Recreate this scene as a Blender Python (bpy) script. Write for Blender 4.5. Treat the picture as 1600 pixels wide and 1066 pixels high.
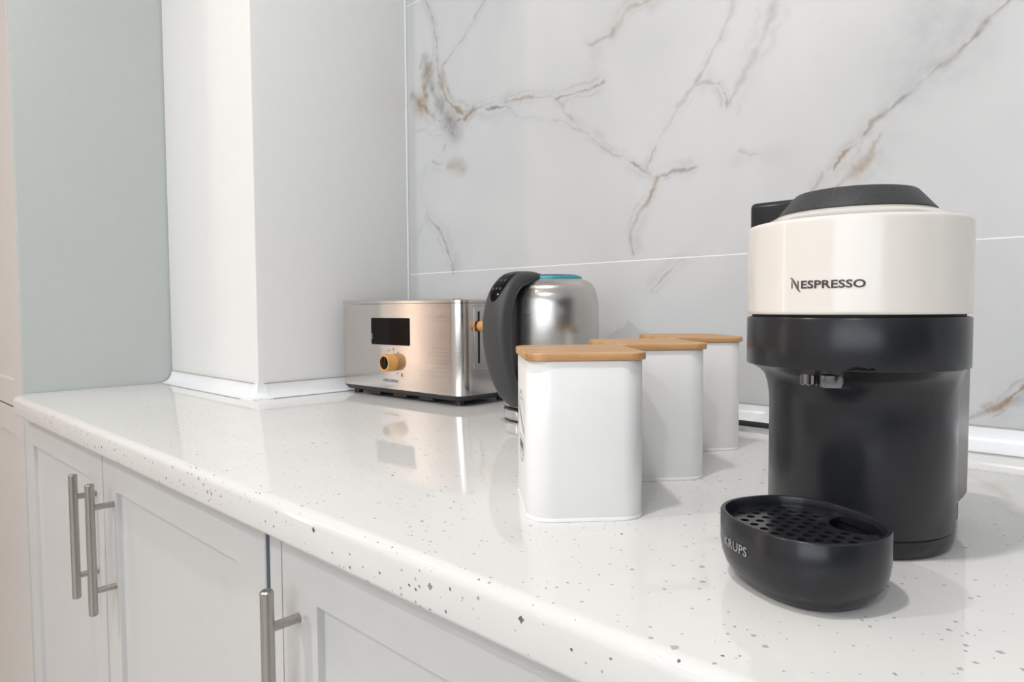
import bpy, bmesh, math, random
import numpy as np
from mathutils import Vector, Matrix

# ------------------------------------------------------------------ scene, camera, light
for o in list(bpy.data.objects):
    bpy.data.objects.remove(o, do_unlink=True)
sc = bpy.context.scene
COL = sc.collection
CT = 0.90                      # height of the worktop surface above the floor

cam_data = bpy.data.cameras.new('camera')
cam_data.lens = 24.0
cam_data.sensor_width = 36.0
cam_data.clip_start = 0.01
cam = bpy.data.objects.new('camera', cam_data)
COL.objects.link(cam)
yaw, pitch, roll = (math.radians(a) for a in (43.85, 2.76, -0.33))
fwd = Vector((-math.sin(yaw) * math.cos(pitch), math.cos(yaw) * math.cos(pitch), -math.sin(pitch)))
rgt = Vector((math.cos(yaw), math.sin(yaw), 0))
upv = rgt.cross(fwd)
r2 = math.cos(roll) * rgt + math.sin(roll) * upv
u2 = -math.sin(roll) * rgt + math.cos(roll) * upv
M = Matrix((r2, u2, -fwd)).transposed().to_4x4()
M.translation = (0, 0, CT + 0.16)
cam.matrix_world = M
sc.camera = cam

world = bpy.data.worlds.new('world')
sc.world = world
world.use_nodes = True
world.node_tree.nodes['Background'].inputs[0].default_value = (0.80, 0.86, 1.0, 1)
world.node_tree.nodes['Background'].inputs[1].default_value = 1.0

sc.view_settings.view_transform = 'Standard'
sc.view_settings.look = 'None'
sc.view_settings.gamma = 1
sc.view_settings.use_curve_mapping = False
sc.view_settings.exposure = -0.15
sc.cycles.use_denoising = True
sc.cycles.max_bounces = 10
sc.cycles.diffuse_bounces = 5
sc.cycles.sample_clamp_indirect = 6.0

LAMP_POWER = 12.0              # watts of each ceiling downlight
WINDOW_POWER = 3.0             # strength of the daylight panes
# ceiling downlights of the room: x, y, relative power, colour
LAMPS = [(-1.35, -1.30, 2.0, (1.0, 0.97, 0.94)),
         (-0.30, -0.20, 1.15, (1.0, 0.97, 0.94)),
         (0.55, -1.65, 1.4, (1.0, 0.97, 0.94)),
         (-2.35, -0.60, 0.6, (1.0, 0.93, 0.86))]
ROOM = dict(x0=-3.3, x1=3.6, y0=-2.7, y1=0.917, z1=2.60)

# ------------------------------------------------------------------ helpers
def link(name, me, mat=None, parent=None, smooth=False):
    o = bpy.data.objects.new(name, me)
    COL.objects.link(o)
    if mat is not None:
        me.materials.append(mat)
    if parent is not None:
        o.parent = parent
    if smooth:
        shade(me)
    return o

def shade(me, ang=35):
    me.shade_smooth()
    try:
        me.set_sharp_from_angle(angle=math.radians(ang))
    except Exception:
        pass

def thing(name, label, cat, loc=(0, 0, 0), rotz=0, group=None):
    o = bpy.data.objects.new(name, None)
    o.empty_display_size = 0.05
    COL.objects.link(o)
    o.location = loc
    o.rotation_euler = (0, 0, rotz)
    o['label'] = label
    o['category'] = cat
    if group:
        o['group'] = group
    return o

def tag(o, label, cat, group=None):
    o['label'] = label
    o['category'] = cat
    if group:
        o['group'] = group
    return o

def struct(o, label=None):
    o['kind'] = 'structure'
    if label:
        o['label'] = label
    return o

def pydata(name, v, f):
    me = bpy.data.meshes.new(name)
    me.from_pydata([tuple(p) for p in v], [], f)
    me.update()
    return me

def box_me(name, x0, x1, y0, y1, z0, z1, bev=0.0, seg=2):
    bm = bmesh.new()
    bmesh.ops.create_cube(bm, size=1)
    for v in bm.verts:
        v.co = Vector((x0 + (v.co.x + .5) * (x1 - x0), y0 + (v.co.y + .5) * (y1 - y0), z0 + (v.co.z + .5) * (z1 - z0)))
    if bev > 0:
        bmesh.ops.bevel(bm, geom=bm.edges[:] , offset=bev, segments=seg, profile=.5, affect='EDGES')
    me = bpy.data.meshes.new(name)
    bm.to_mesh(me)
    bm.free()
    return me

def box(name, a, b, mat, parent=None, bev=0.0):
    me = box_me(name, a[0], b[0], a[1], b[1], a[2], b[2], bev)
    return link(name, me, mat, parent, smooth=bev > 0)

def loft_me(name, rings, cap0=True, cap1=True, closed_ring=True):
    """rings: list of equally long lists of points"""
    n = len(rings[0])
    v = [p for r in rings for p in r]
    f = []
    for i in range(len(rings) - 1):
        for j in range(n if closed_ring else n - 1):
            k = (j + 1) % n
            f.append((i * n + j, i * n + k, (i + 1) * n + k, (i + 1) * n + j))
    if cap0:
        f.append(tuple(reversed(range(n))))
    if cap1:
        f.append(tuple((len(rings) - 1) * n + j for j in range(n)))
    return pydata(name, v, f)

def ring(cx, cy, r, z, n=64):
    return [(cx + r * math.cos(2 * math.pi * i / n), cy + r * math.sin(2 * math.pi * i / n), z) for i in range(n)]

def lathe(name, prof, mat, parent=None, c=(0, 0), n=64, caps=(True, True), ang=35):
    me = loft_me(name, [ring(c[0], c[1], max(r, 1e-5), z, n) for r, z in prof], *caps)
    o = link(name, me, mat, parent)
    shade(me, ang)
    return o

def rrect(s, t, r, z, n=7, cx=0, cy=0):
    p = []
    for k, (sx, sy) in enumerate(((1, 1), (-1, 1), (-1, -1), (1, -1))):
        for i in range(n):
            a = k * math.pi / 2 + i / (n - 1) * math.pi / 2
            p.append((cx + sx * (s / 2 - r) + r * math.cos(a), cy + sy * (t / 2 - r) + r * math.sin(a), z))
    return p

def superell(a, b, z, e=2.35, n=72, cx=0, cy=0):
    p = []
    for i in range(n):
        t = 2 * math.pi * i / n
        c, s = math.cos(t), math.sin(t)
        p.append((cx + a * math.copysign(abs(c) ** (2 / e), c), cy + b * math.copysign(abs(s) ** (2 / e), s), z))
    return p

def tube_me(name, pts, rad, n=10):
    pts = [Vector(p) for p in pts]
    rings = []
    prev = None
    for i, p in enumerate(pts):
        t = (pts[min(i + 1, len(pts) - 1)] - pts[max(i - 1, 0)]).normalized()
        ref = Vector((0, 0, 1)) if abs(t.z) < .9 else Vector((1, 0, 0))
        if prev is not None:
            a = (prev - t * prev.dot(t)).normalized()
        else:
            a = t.cross(ref).normalized()
        prev = a
        b = t.cross(a)
        r = rad[i] if isinstance(rad, (list, tuple)) else rad
        rings.append([p + a * (r * math.cos(2 * math.pi * k / n)) + b * (r * math.sin(2 * math.pi * k / n)) for k in range(n)])
    return loft_me(name, rings)

def smooth_path(pts, sub=8):
    pts = [Vector(p) for p in pts]
    out = []
    for i in range(len(pts) - 1):
        p0, p1, p2, p3 = pts[max(i - 1, 0)], pts[i], pts[i + 1], pts[min(i + 2, len(pts) - 1)]
        for k in range(sub):
            t = k / sub
            out.append(.5 * ((2 * p1) + (p2 - p0) * t + (2 * p0 - 5 * p1 + 4 * p2 - p3) * t * t + (3 * p1 - p0 - 3 * p2 + p3) * t ** 3))
    out.append(pts[-1])
    return out

def cyl_me(name, p0, p1, r, n=24, bev=0.0):
    p0, p1 = Vector(p0), Vector(p1)
    d = (p1 - p0).normalized()
    if bev > 0:
        pts = [p0, p0 + d * bev, p1 - d * bev, p1]
        return tube_me(name, pts, [r - bev, r, r, r - bev], n)
    return tube_me(name, [p0, p1], r, n)

def text_me(name, s, size, ext=0.0002, bold=0.0, spacing=1.0):
    cu = bpy.data.curves.new(name, 'FONT')
    cu.body = s
    cu.size = size
    cu.extrude = ext
    cu.offset = bold
    cu.space_character = spacing
    cu.align_x = 'CENTER'
    cu.resolution_u = 3
    t = bpy.data.objects.new(name, cu)
    COL.objects.link(t)
    bpy.context.view_layer.update()
    dg = bpy.context.evaluated_depsgraph_get()
    me = bpy.data.meshes.new_from_object(t.evaluated_get(dg))
    bpy.data.objects.remove(t)
    bpy.data.curves.remove(cu)
    me.materials.clear()
    me.name = name
    return me

def map_me(me, fn):
    for v in me.vertices:
        v.co = fn(v.co.copy())
    me.update()
    return me

def join_me(name, mes):
    bm = bmesh.new()
    for m in mes:
        bm.from_mesh(m)
    me = bpy.data.meshes.new(name)
    bm.to_mesh(me)
    bm.free()
    return me

# ------------------------------------------------------------------ materials
def mat_new(name):
    m = bpy.data.materials.new(name)
    m.use_nodes = True
    nt = m.node_tree
    return m, nt, nt.nodes['Principled BSDF']

def N(nt, t, **kw):
    n = nt.nodes.new(t)
    for k, v in kw.items():
        if k == 'inp':
            for a, b in v.items():
                n.inputs[a].default_value = b
        else:
            setattr(n, k, v)
    return n

def plain(name, col, rough=.5, metal=0.0, spec=.5, coat=0.0, noise=0.02, scale=40, bump=0.0, bscale=300, trans=0.0, alpha=1.0):
    m, nt, b = mat_new(name)
    tc = N(nt, 'ShaderNodeTexCoord')
    nz = N(nt, 'ShaderNodeTexNoise', inp={'Scale': scale, 'Detail': 4.0})
    nt.links.new(tc.outputs['Object'], nz.inputs['Vector'])
    mr = N(nt, 'ShaderNodeMapRange', inp={'From Min': .3, 'From Max': .7, 'To Min': 1 - noise, 'To Max': 1 + noise})
    nt.links.new(nz.outputs['Fac'], mr.inputs['Value'])
    mx = N(nt, 'ShaderNodeVectorMath', operation='SCALE')
    mx.inputs[0].default_value = col
    nt.links.new(mr.outputs[0], mx.inputs['Scale'])
    nt.links.new(mx.outputs[0], b.inputs['Base Color'])
    b.inputs['Roughness'].default_value = rough
    b.inputs['Metallic'].default_value = metal
    b.inputs['Specular IOR Level'].default_value = spec
    b.inputs['Coat Weight'].default_value = coat
    b.inputs['Coat Roughness'].default_value = .05
    b.inputs['Transmission Weight'].default_value = trans
    b.inputs['Alpha'].default_value = alpha
    if bump > 0:
        n2 = N(nt, 'ShaderNodeTexNoise', inp={'Scale': bscale, 'Detail': 3.0})
        nt.links.new(tc.outputs['Object'], n2.inputs['Vector'])
        bp = N(nt, 'ShaderNodeBump', inp={'Strength': bump, 'Distance': .001})
        nt.links.new(n2.outputs['Fac'], bp.inputs['Height'])
        nt.links.new(bp.outputs[0], b.inputs['Normal'])
    return m

def emit(name, col, strength):
    m, nt, b = mat_new(name)
    b.inputs['Base Color'].default_value = (*col, 1)
    b.inputs['Emission Color'].default_value = (*col, 1)
    b.inputs['Emission Strength'].default_value = strength
    return m

def brushed(name, col, rough=.28, scale=(3, 3, 900), vary=.06, bump=.05, aniso=0.0):
    m, nt, b = mat_new(name)
    tc = N(nt, 'ShaderNodeTexCoord')
    mp = N(nt, 'ShaderNodeMapping')
    mp.inputs['Scale'].default_value = scale
    nt.links.new(tc.outputs['Object'], mp.inputs['Vector'])
    nz = N(nt, 'ShaderNodeTexNoise', inp={'Scale': 1.0, 'Detail': 3.0})
    nt.links.new(mp.outputs[0], nz.inputs['Vector'])
    mr = N(nt, 'ShaderNodeMapRange', inp={'From Min': .3, 'From Max': .7, 'To Min': 1 - vary, 'To Max': 1 + vary})
    nt.links.new(nz.outputs['Fac'], mr.inputs['Value'])
    sc_ = N(nt, 'ShaderNodeVectorMath', operation='SCALE')
    sc_.inputs[0].default_value = col
    nt.links.new(mr.outputs[0], sc_.inputs['Scale'])
    nt.links.new(sc_.outputs[0], b.inputs['Base Color'])
    r2_ = N(nt, 'ShaderNodeMapRange', inp={'From Min': .3, 'From Max': .7, 'To Min': rough * .85, 'To Max': rough * 1.15})
    nt.links.new(nz.outputs['Fac'], r2_.inputs['Value'])
    nt.links.new(r2_.outputs[0], b.inputs['Roughness'])
    b.inputs['Metallic'].default_value = 1
    b.inputs['Anisotropic'].default_value = aniso
    tg = N(nt, 'ShaderNodeTangent', direction_type='RADIAL', axis='Z')
    nt.links.new(tg.outputs[0], b.inputs['Tangent'])
    bp = N(nt, 'ShaderNodeBump', inp={'Strength': bump, 'Distance': .0005})
    nt.links.new(nz.outputs['Fac'], bp.inputs['Height'])
    nt.links.new(bp.outputs[0], b.inputs['Normal'])
    return m

def quartz():
    m, nt, b = mat_new('speckled_quartz')
    tc = N(nt, 'ShaderNodeTexCoord')
    wn = N(nt, 'ShaderNodeTexNoise', inp={'Scale': 420.0, 'Detail': 1.0})
    nt.links.new(tc.outputs['Object'], wn.inputs['Vector'])
    off = N(nt, 'ShaderNodeVectorMath', operation='MULTIPLY_ADD')
    off.inputs[1].default_value = (.0016,) * 3
    nt.links.new(wn.outputs['Color'], off.inputs[0])
    nt.links.new(tc.outputs['Object'], off.inputs[2])

    def chips(scale, present, size0, size1):
        vo = N(nt, 'ShaderNodeTexVoronoi', distance='MANHATTAN', inp={'Scale': scale})
        nt.links.new(off.outputs[0], vo.inputs['Vector'])
        sp = N(nt, 'ShaderNodeSeparateColor')
        nt.links.new(vo.outputs['Color'], sp.inputs[0])
        on = N(nt, 'ShaderNodeMath', operation='GREATER_THAN')
        on.inputs[1].default_value = present
        nt.links.new(sp.outputs[0], on.inputs[0])
        th = N(nt, 'ShaderNodeMapRange', inp={'To Min': size0, 'To Max': size1})
        nt.links.new(sp.outputs[1], th.inputs['Value'])
        lt = N(nt, 'ShaderNodeMath', operation='LESS_THAN')
        nt.links.new(vo.outputs['Distance'], lt.inputs[0])
        nt.links.new(th.outputs[0], lt.inputs[1])
        mu = N(nt, 'ShaderNodeMath', operation='MULTIPLY')
        nt.links.new(on.outputs[0], mu.inputs[0])
        nt.links.new(lt.outputs[0], mu.inputs[1])
        dk = N(nt, 'ShaderNodeMapRange', inp={'To Min': .45, 'To Max': 1.0})
        nt.links.new(sp.outputs[2], dk.inputs['Value'])
        m2 = N(nt, 'ShaderNodeMath', operation='MULTIPLY')
        nt.links.new(mu.outputs[0], m2.inputs[0])
        nt.links.new(dk.outputs[0], m2.inputs[1])
        return m2.outputs[0]
    c1 = chips(100, .66, .06, .27)
    c2 = chips(200, .56, .08, .32)
    mxm = N(nt, 'ShaderNodeMath', operation='MAXIMUM')
    nt.links.new(c1, mxm.inputs[0])
    nt.links.new(c2, mxm.inputs[1])
    cl = N(nt, 'ShaderNodeTexNoise', inp={'Scale': 9.0, 'Detail': 5.0})
    nt.links.new(tc.outputs['Object'], cl.inputs['Vector'])
    base = N(nt, 'ShaderNodeMix', data_type='RGBA')
    base.inputs[6].default_value = (.69, .685, .665, 1)
    base.inputs[7].default_value = (.75, .745, .73, 1)
    nt.links.new(cl.outputs['Fac'], base.inputs[0])
    mix = N(nt, 'ShaderNodeMix', data_type='RGBA')
    mix.inputs[7].default_value = (.10, .099, .097, 1)
    nt.links.new(mxm.outputs[0], mix.inputs[0])
    nt.links.new(base.outputs[2], mix.inputs[6])
    nt.links.new(mix.outputs[2], b.inputs['Base Color'])
    b.inputs['Roughness'].default_value = .05
    b.inputs['Specular IOR Level'].default_value = .55
    return m

def marble():
    m, nt, b = mat_new('veined_marble_tile')
    tc = N(nt, 'ShaderNodeTexCoord')
    at = N(nt, 'ShaderNodeAttribute', attribute_name='vein')
    sp = N(nt, 'ShaderNodeSeparateColor')
    nt.links.new(at.outputs['Color'], sp.inputs[0])
    cl = N(nt, 'ShaderNodeTexNoise', inp={'Scale': 2.6, 'Detail': 6.0, 'Distortion': .8})
    nt.links.new(tc.outputs['Object'], cl.inputs['Vector'])
    r = N(nt, 'ShaderNodeMapRange', inp={'From Min': .35, 'From Max': .7})
    nt.links.new(cl.outputs['Fac'], r.inputs['Value'])
    base = N(nt, 'ShaderNodeMix', data_type='RGBA')
    base.inputs[6].default_value = (.605, .61, .615, 1)
    base.inputs[7].default_value = (.515, .53, .54, 1)
    nt.links.new(r.outputs[0], base.inputs[0])
    fine = N(nt, 'ShaderNodeTexNoise', inp={'Scale': 90.0, 'Detail': 4.0})
    nt.links.new(tc.outputs['Object'], fine.inputs['Vector'])
    fr = N(nt, 'ShaderNodeMapRange', inp={'From Min': .3, 'From Max': .65, 'To Min': .55, 'To Max': 1.1})
    nt.links.new(fine.outputs['Fac'], fr.inputs['Value'])
    prev = base.outputs[2]
    for ch, col in ((0, (.235, .24, .245, 1)), (1, (.33, .245, .175, 1))):
        mu = N(nt, 'ShaderNodeMath', operation='MULTIPLY', use_clamp=True)
        nt.links.new(sp.outputs[ch], mu.inputs[0])
        nt.links.new(fr.outputs[0], mu.inputs[1])
        mx = N(nt, 'ShaderNodeMix', data_type='RGBA')
        mx.inputs[7].default_value = col
        nt.links.new(mu.outputs[0], mx.inputs[0])
        nt.links.new(prev, mx.inputs[6])
        prev = mx.outputs[2]
    nt.links.new(prev, b.inputs['Base Color'])
    b.inputs['Roughness'].default_value = .36
    b.inputs['Specular IOR Level'].default_value = .45
    return m

def bamboo():
    m, nt, b = mat_new('bamboo')
    tc = N(nt, 'ShaderNodeTexCoord')
    mp = N(nt, 'ShaderNodeMapping')
    mp.inputs['Scale'].default_value = (8, 160, 90)
    nt.links.new(tc.outputs['Object'], mp.inputs['Vector'])
    nz = N(nt, 'ShaderNodeTexNoise', inp={'Scale': 1.0, 'Detail': 5.0, 'Roughness': .6})
    nt.links.new(mp.outputs[0], nz.inputs['Vector'])
    cr = N(nt, 'ShaderNodeValToRGB')
    cr.color_ramp.elements[0].position = .32
    cr.color_ramp.elements[0].color = (.36, .17, .06, 1)
    cr.color_ramp.elements[1].position = .68
    cr.color_ramp.elements[1].color = (.62, .37, .17, 1)
    nt.links.new(nz.outputs['Fac'], cr.inputs[0])
    nt.links.new(cr.outputs[0], b.inputs['Base Color'])
    b.inputs['Roughness'].default_value = .45
    return m

MAT = dict(
    quartz=quartz(), marble=marble(), bamboo=bamboo(),
    grout=plain('white_grout', (.86, .86, .85), .8),
    wall_white=plain('white_wall_paint', (.82, .82, .81), .55, bump=.02, bscale=120, noise=.006),
    room_wall=plain('room_paint', (.76, .75, .74), .7),
    pink_wall=plain('warm_side_wall_paint', (.56, .47, .43), .7),
    dark_wall=plain('dark_end_wall_paint', (.05, .05, .055), .7),
    ceiling=plain('ceiling_paint', (.86, .86, .85), .8),
    floor=plain('beige_floor', (.56, .54, .52), .35, noise=.08, scale=6),
    door_grey=plain('grey_lacquer', (.585, .585, .578), .38, noise=.01),
    panel_grey=plain('grey_green_panel', (.50, .53, .52), .42, noise=.01),
    tall_beige=plain('tall_door_lacquer', (.60, .57, .545), .32, noise=.01),
    carcass=plain('carcass_board', (.16, .17, .18), .6),  # board coloured dark so the gaps between doors look shaded
    trim=plain('white_pvc_trim', (.84, .86, .88), .22, noise=.01),
    seal=plain('grey_seal', (.40, .38, .37), .5),
    nickel=brushed('brushed_nickel', (.46, .43, .40), .30, (500, 500, 3)),
    steel=brushed('brushed_steel', (.62, .585, .56), .17, (2.5, 2.5, 900), .04, .008, .6),
    steel_v=brushed('kettle_steel', (.55, .53, .50), .24, (2.5, 2.5, 900), .03, .006, .75),
    chrome=plain('polished_steel', (.68, .67, .66), .10, 1.0, noise=.01),
    dark_chrome=plain('dark_chrome', (.22, .22, .23), .15, 1.0, noise=.01),
    black=plain('black_plastic', (.018, .019, .021), .42, bump=.05, bscale=900),
    charcoal=plain('charcoal_plastic', (.017, .018, .021), .25, spec=.38, bump=.015, bscale=1400, noise=.05),
    lid_grey=plain('textured_charcoal_lid', (.030, .031, .033), .5, noise=.25, scale=500, bump=.2, bscale=900),
    kettle_grip=plain('dark_grey_grip', (.045, .046, .048), .48, bump=.05, bscale=1200),
    gloss_black=plain('black_glass', (.006, .004, .004), .08, spec=.12),
    tray_black=plain('gloss_black_grille', (.012, .013, .016), .16),
    pearl=plain('pearl_white_plastic', (.78, .735, .68), .20, noise=.008, coat=.3),
    white_tin=plain('white_enamel_tin', (.86, .855, .845), .30, noise=.008),
    gap_shade=plain('blue_grey_gap_shade', (.22, .26, .30), .5),  # shade of the door gaps, put into the colour of the edge strips
    tank=plain('smoked_tank', (.085, .078, .074), .28),
    orange=plain('orange_beech', (.66, .33, .09), .42, noise=.12, scale=60),
    print_grey=plain('grey_print', (.16, .16, .165), .6),
    logo_brown=plain('logo_grey_brown', (.13, .105, .095), .4),
    logo_white=plain('logo_light_grey', (.52, .53, .54), .5),
    cyan=plain('cyan_plastic', (.05, .36, .46), .2, noise=.02),
    icon=plain('teal_icon', (.05, .11, .11), .4),
    seam=plain('dark_gap', (.006, .006, .006), .6),
    lens=emit('lamp_lens', (1.0, .95, .88), 14.0),
    daylight=emit('daylight_pane', (.85, .92, 1.0), WINDOW_POWER),
)

# ------------------------------------------------------------------ the room
R_ = ROOM
X0, X1, Y0, Y1, ZC = R_['x0'], R_['x1'], R_['y0'], R_['y1'], R_['z1']
struct(box('floor', (X0, Y0, -.05), (X1, Y1 + .1, 0), MAT['floor']), 'beige kitchen floor')
struct(box('ceiling', (X0, Y0, ZC), (X1, Y1 + .1, ZC + .05), MAT['ceiling']), 'white ceiling with downlights')
wall_back = struct(box('wall_back', (X0, Y1 - .0117, 0), (X1, Y1 + .1, ZC), MAT['grout']), 'back wall lined with marble tiles')
struct(box('wall_left', (X0 - .1, Y0, 0), (X0, Y1 + .1, ZC), MAT['pink_wall']), 'warm painted side wall')
struct(box('wall_right', (X1, Y0, 0), (X1 + .1, Y1 + .1, ZC), MAT['dark_wall']), 'dark painted end wall')
struct(box('wall_front', (X0 - .1, Y0 - .1, 0), (X1 + .1, Y0, ZC), MAT['room_wall']), 'painted wall opposite the worktop')
COLX, COLY = -1.176, .565
struct(box('wall_column', (-1.588, COLY, CT), (COLX, Y1 - .0117, ZC), MAT['wall_white'], bev=.003),
       'white painted wall column rising from the worktop')

struct(box('trim_5', (COLX + .0002, .9015, CT + .026), (COLX + .0052, .9049, ZC), MAT['trim'], bev=.001), 'white caulk bead in the corner of column and tiles')

# daylight window and added glow strip, out of view: frame, mullion and panes
def window(name, axis, a0, a1, z0, z1, w, mat, nmull):
    root = bpy.data.objects.new(name, None)
    COL.objects.link(root)
    struct(root, 'unseen framed lit panes in the room wall')
    def bx(nm, p0, p1, q0, q1, d0, d1, m):
        if axis == 'y':
            return box(nm, (p0, w + d0, q0), (p1, w + d1, q1), m, root)
        return box(nm, (w + d0, p0, q0), (w + d1, p1, q1), m, root)
    bx('window_frame', a0 - .05, a0, z0 - .05, z1 + .05, .0, .03, MAT['trim'])
    bx('window_frame', a1, a1 + .05, z0 - .05, z1 + .05, .0, .03, MAT['trim'])
    bx('window_frame', a0, a1, z0 - .05, z0, .0, .03, MAT['trim'])
    bx('window_frame', a0, a1, z1, z1 + .05, .0, .03, MAT['trim'])
    n = nmull + 1
    for i in range(n):
        s0 = a0 + (a1 - a0) * i / n + (.02 if i else 0)
        s1 = a0 + (a1 - a0) * (i + 1) / n - (.02 if i < n - 1 else 0)
        bx('pane', s0, s1, z0, z1, .002, .008, mat)
        if i:
            bx('mullion', s0 - .04, s0, z0, z1, .0, .025, MAT['trim'])
window('window_1', 'y', -.25, 2.95, .90, 2.30, Y0, MAT['daylight'], 2)
warm = emit('added_warm_glow', (1.0, .80, .64), 8.0)
window('added_glow_strip', 'x', -1.54, -1.42, .35, 2.2, X0, warm, 0)  # warm glowing strip added for the streak mirrored in the toaster

# recessed ceiling downlights
for i, (lx, ly, pw, c) in enumerate(LAMPS):
    t = thing('recessed_light', 'round recessed ceiling downlight with white bezel', 'ceiling light', (lx, ly, ZC), 0, 'ceiling downlights')
    lathe('bezel', [(.058, 0), (.058, -.006), (.046, -.006), (.046, -.001)], MAT['trim'], t, n=32, caps=(True, False))
    lathe('lens', [(.045, -.001), (.045, -.003)], MAT['lens'], t, n=32)
    ld = bpy.data.lights.new('downlight', 'AREA')
    ld.shape = 'DISK'
    ld.size = .10
    ld.energy = LAMP_POWER * pw
    ld.color = c
    lo = bpy.data.objects.new('downlight', ld)
    COL.objects.link(lo)
    lo.parent = t
    lo.location = (0, 0, -.010)

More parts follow.
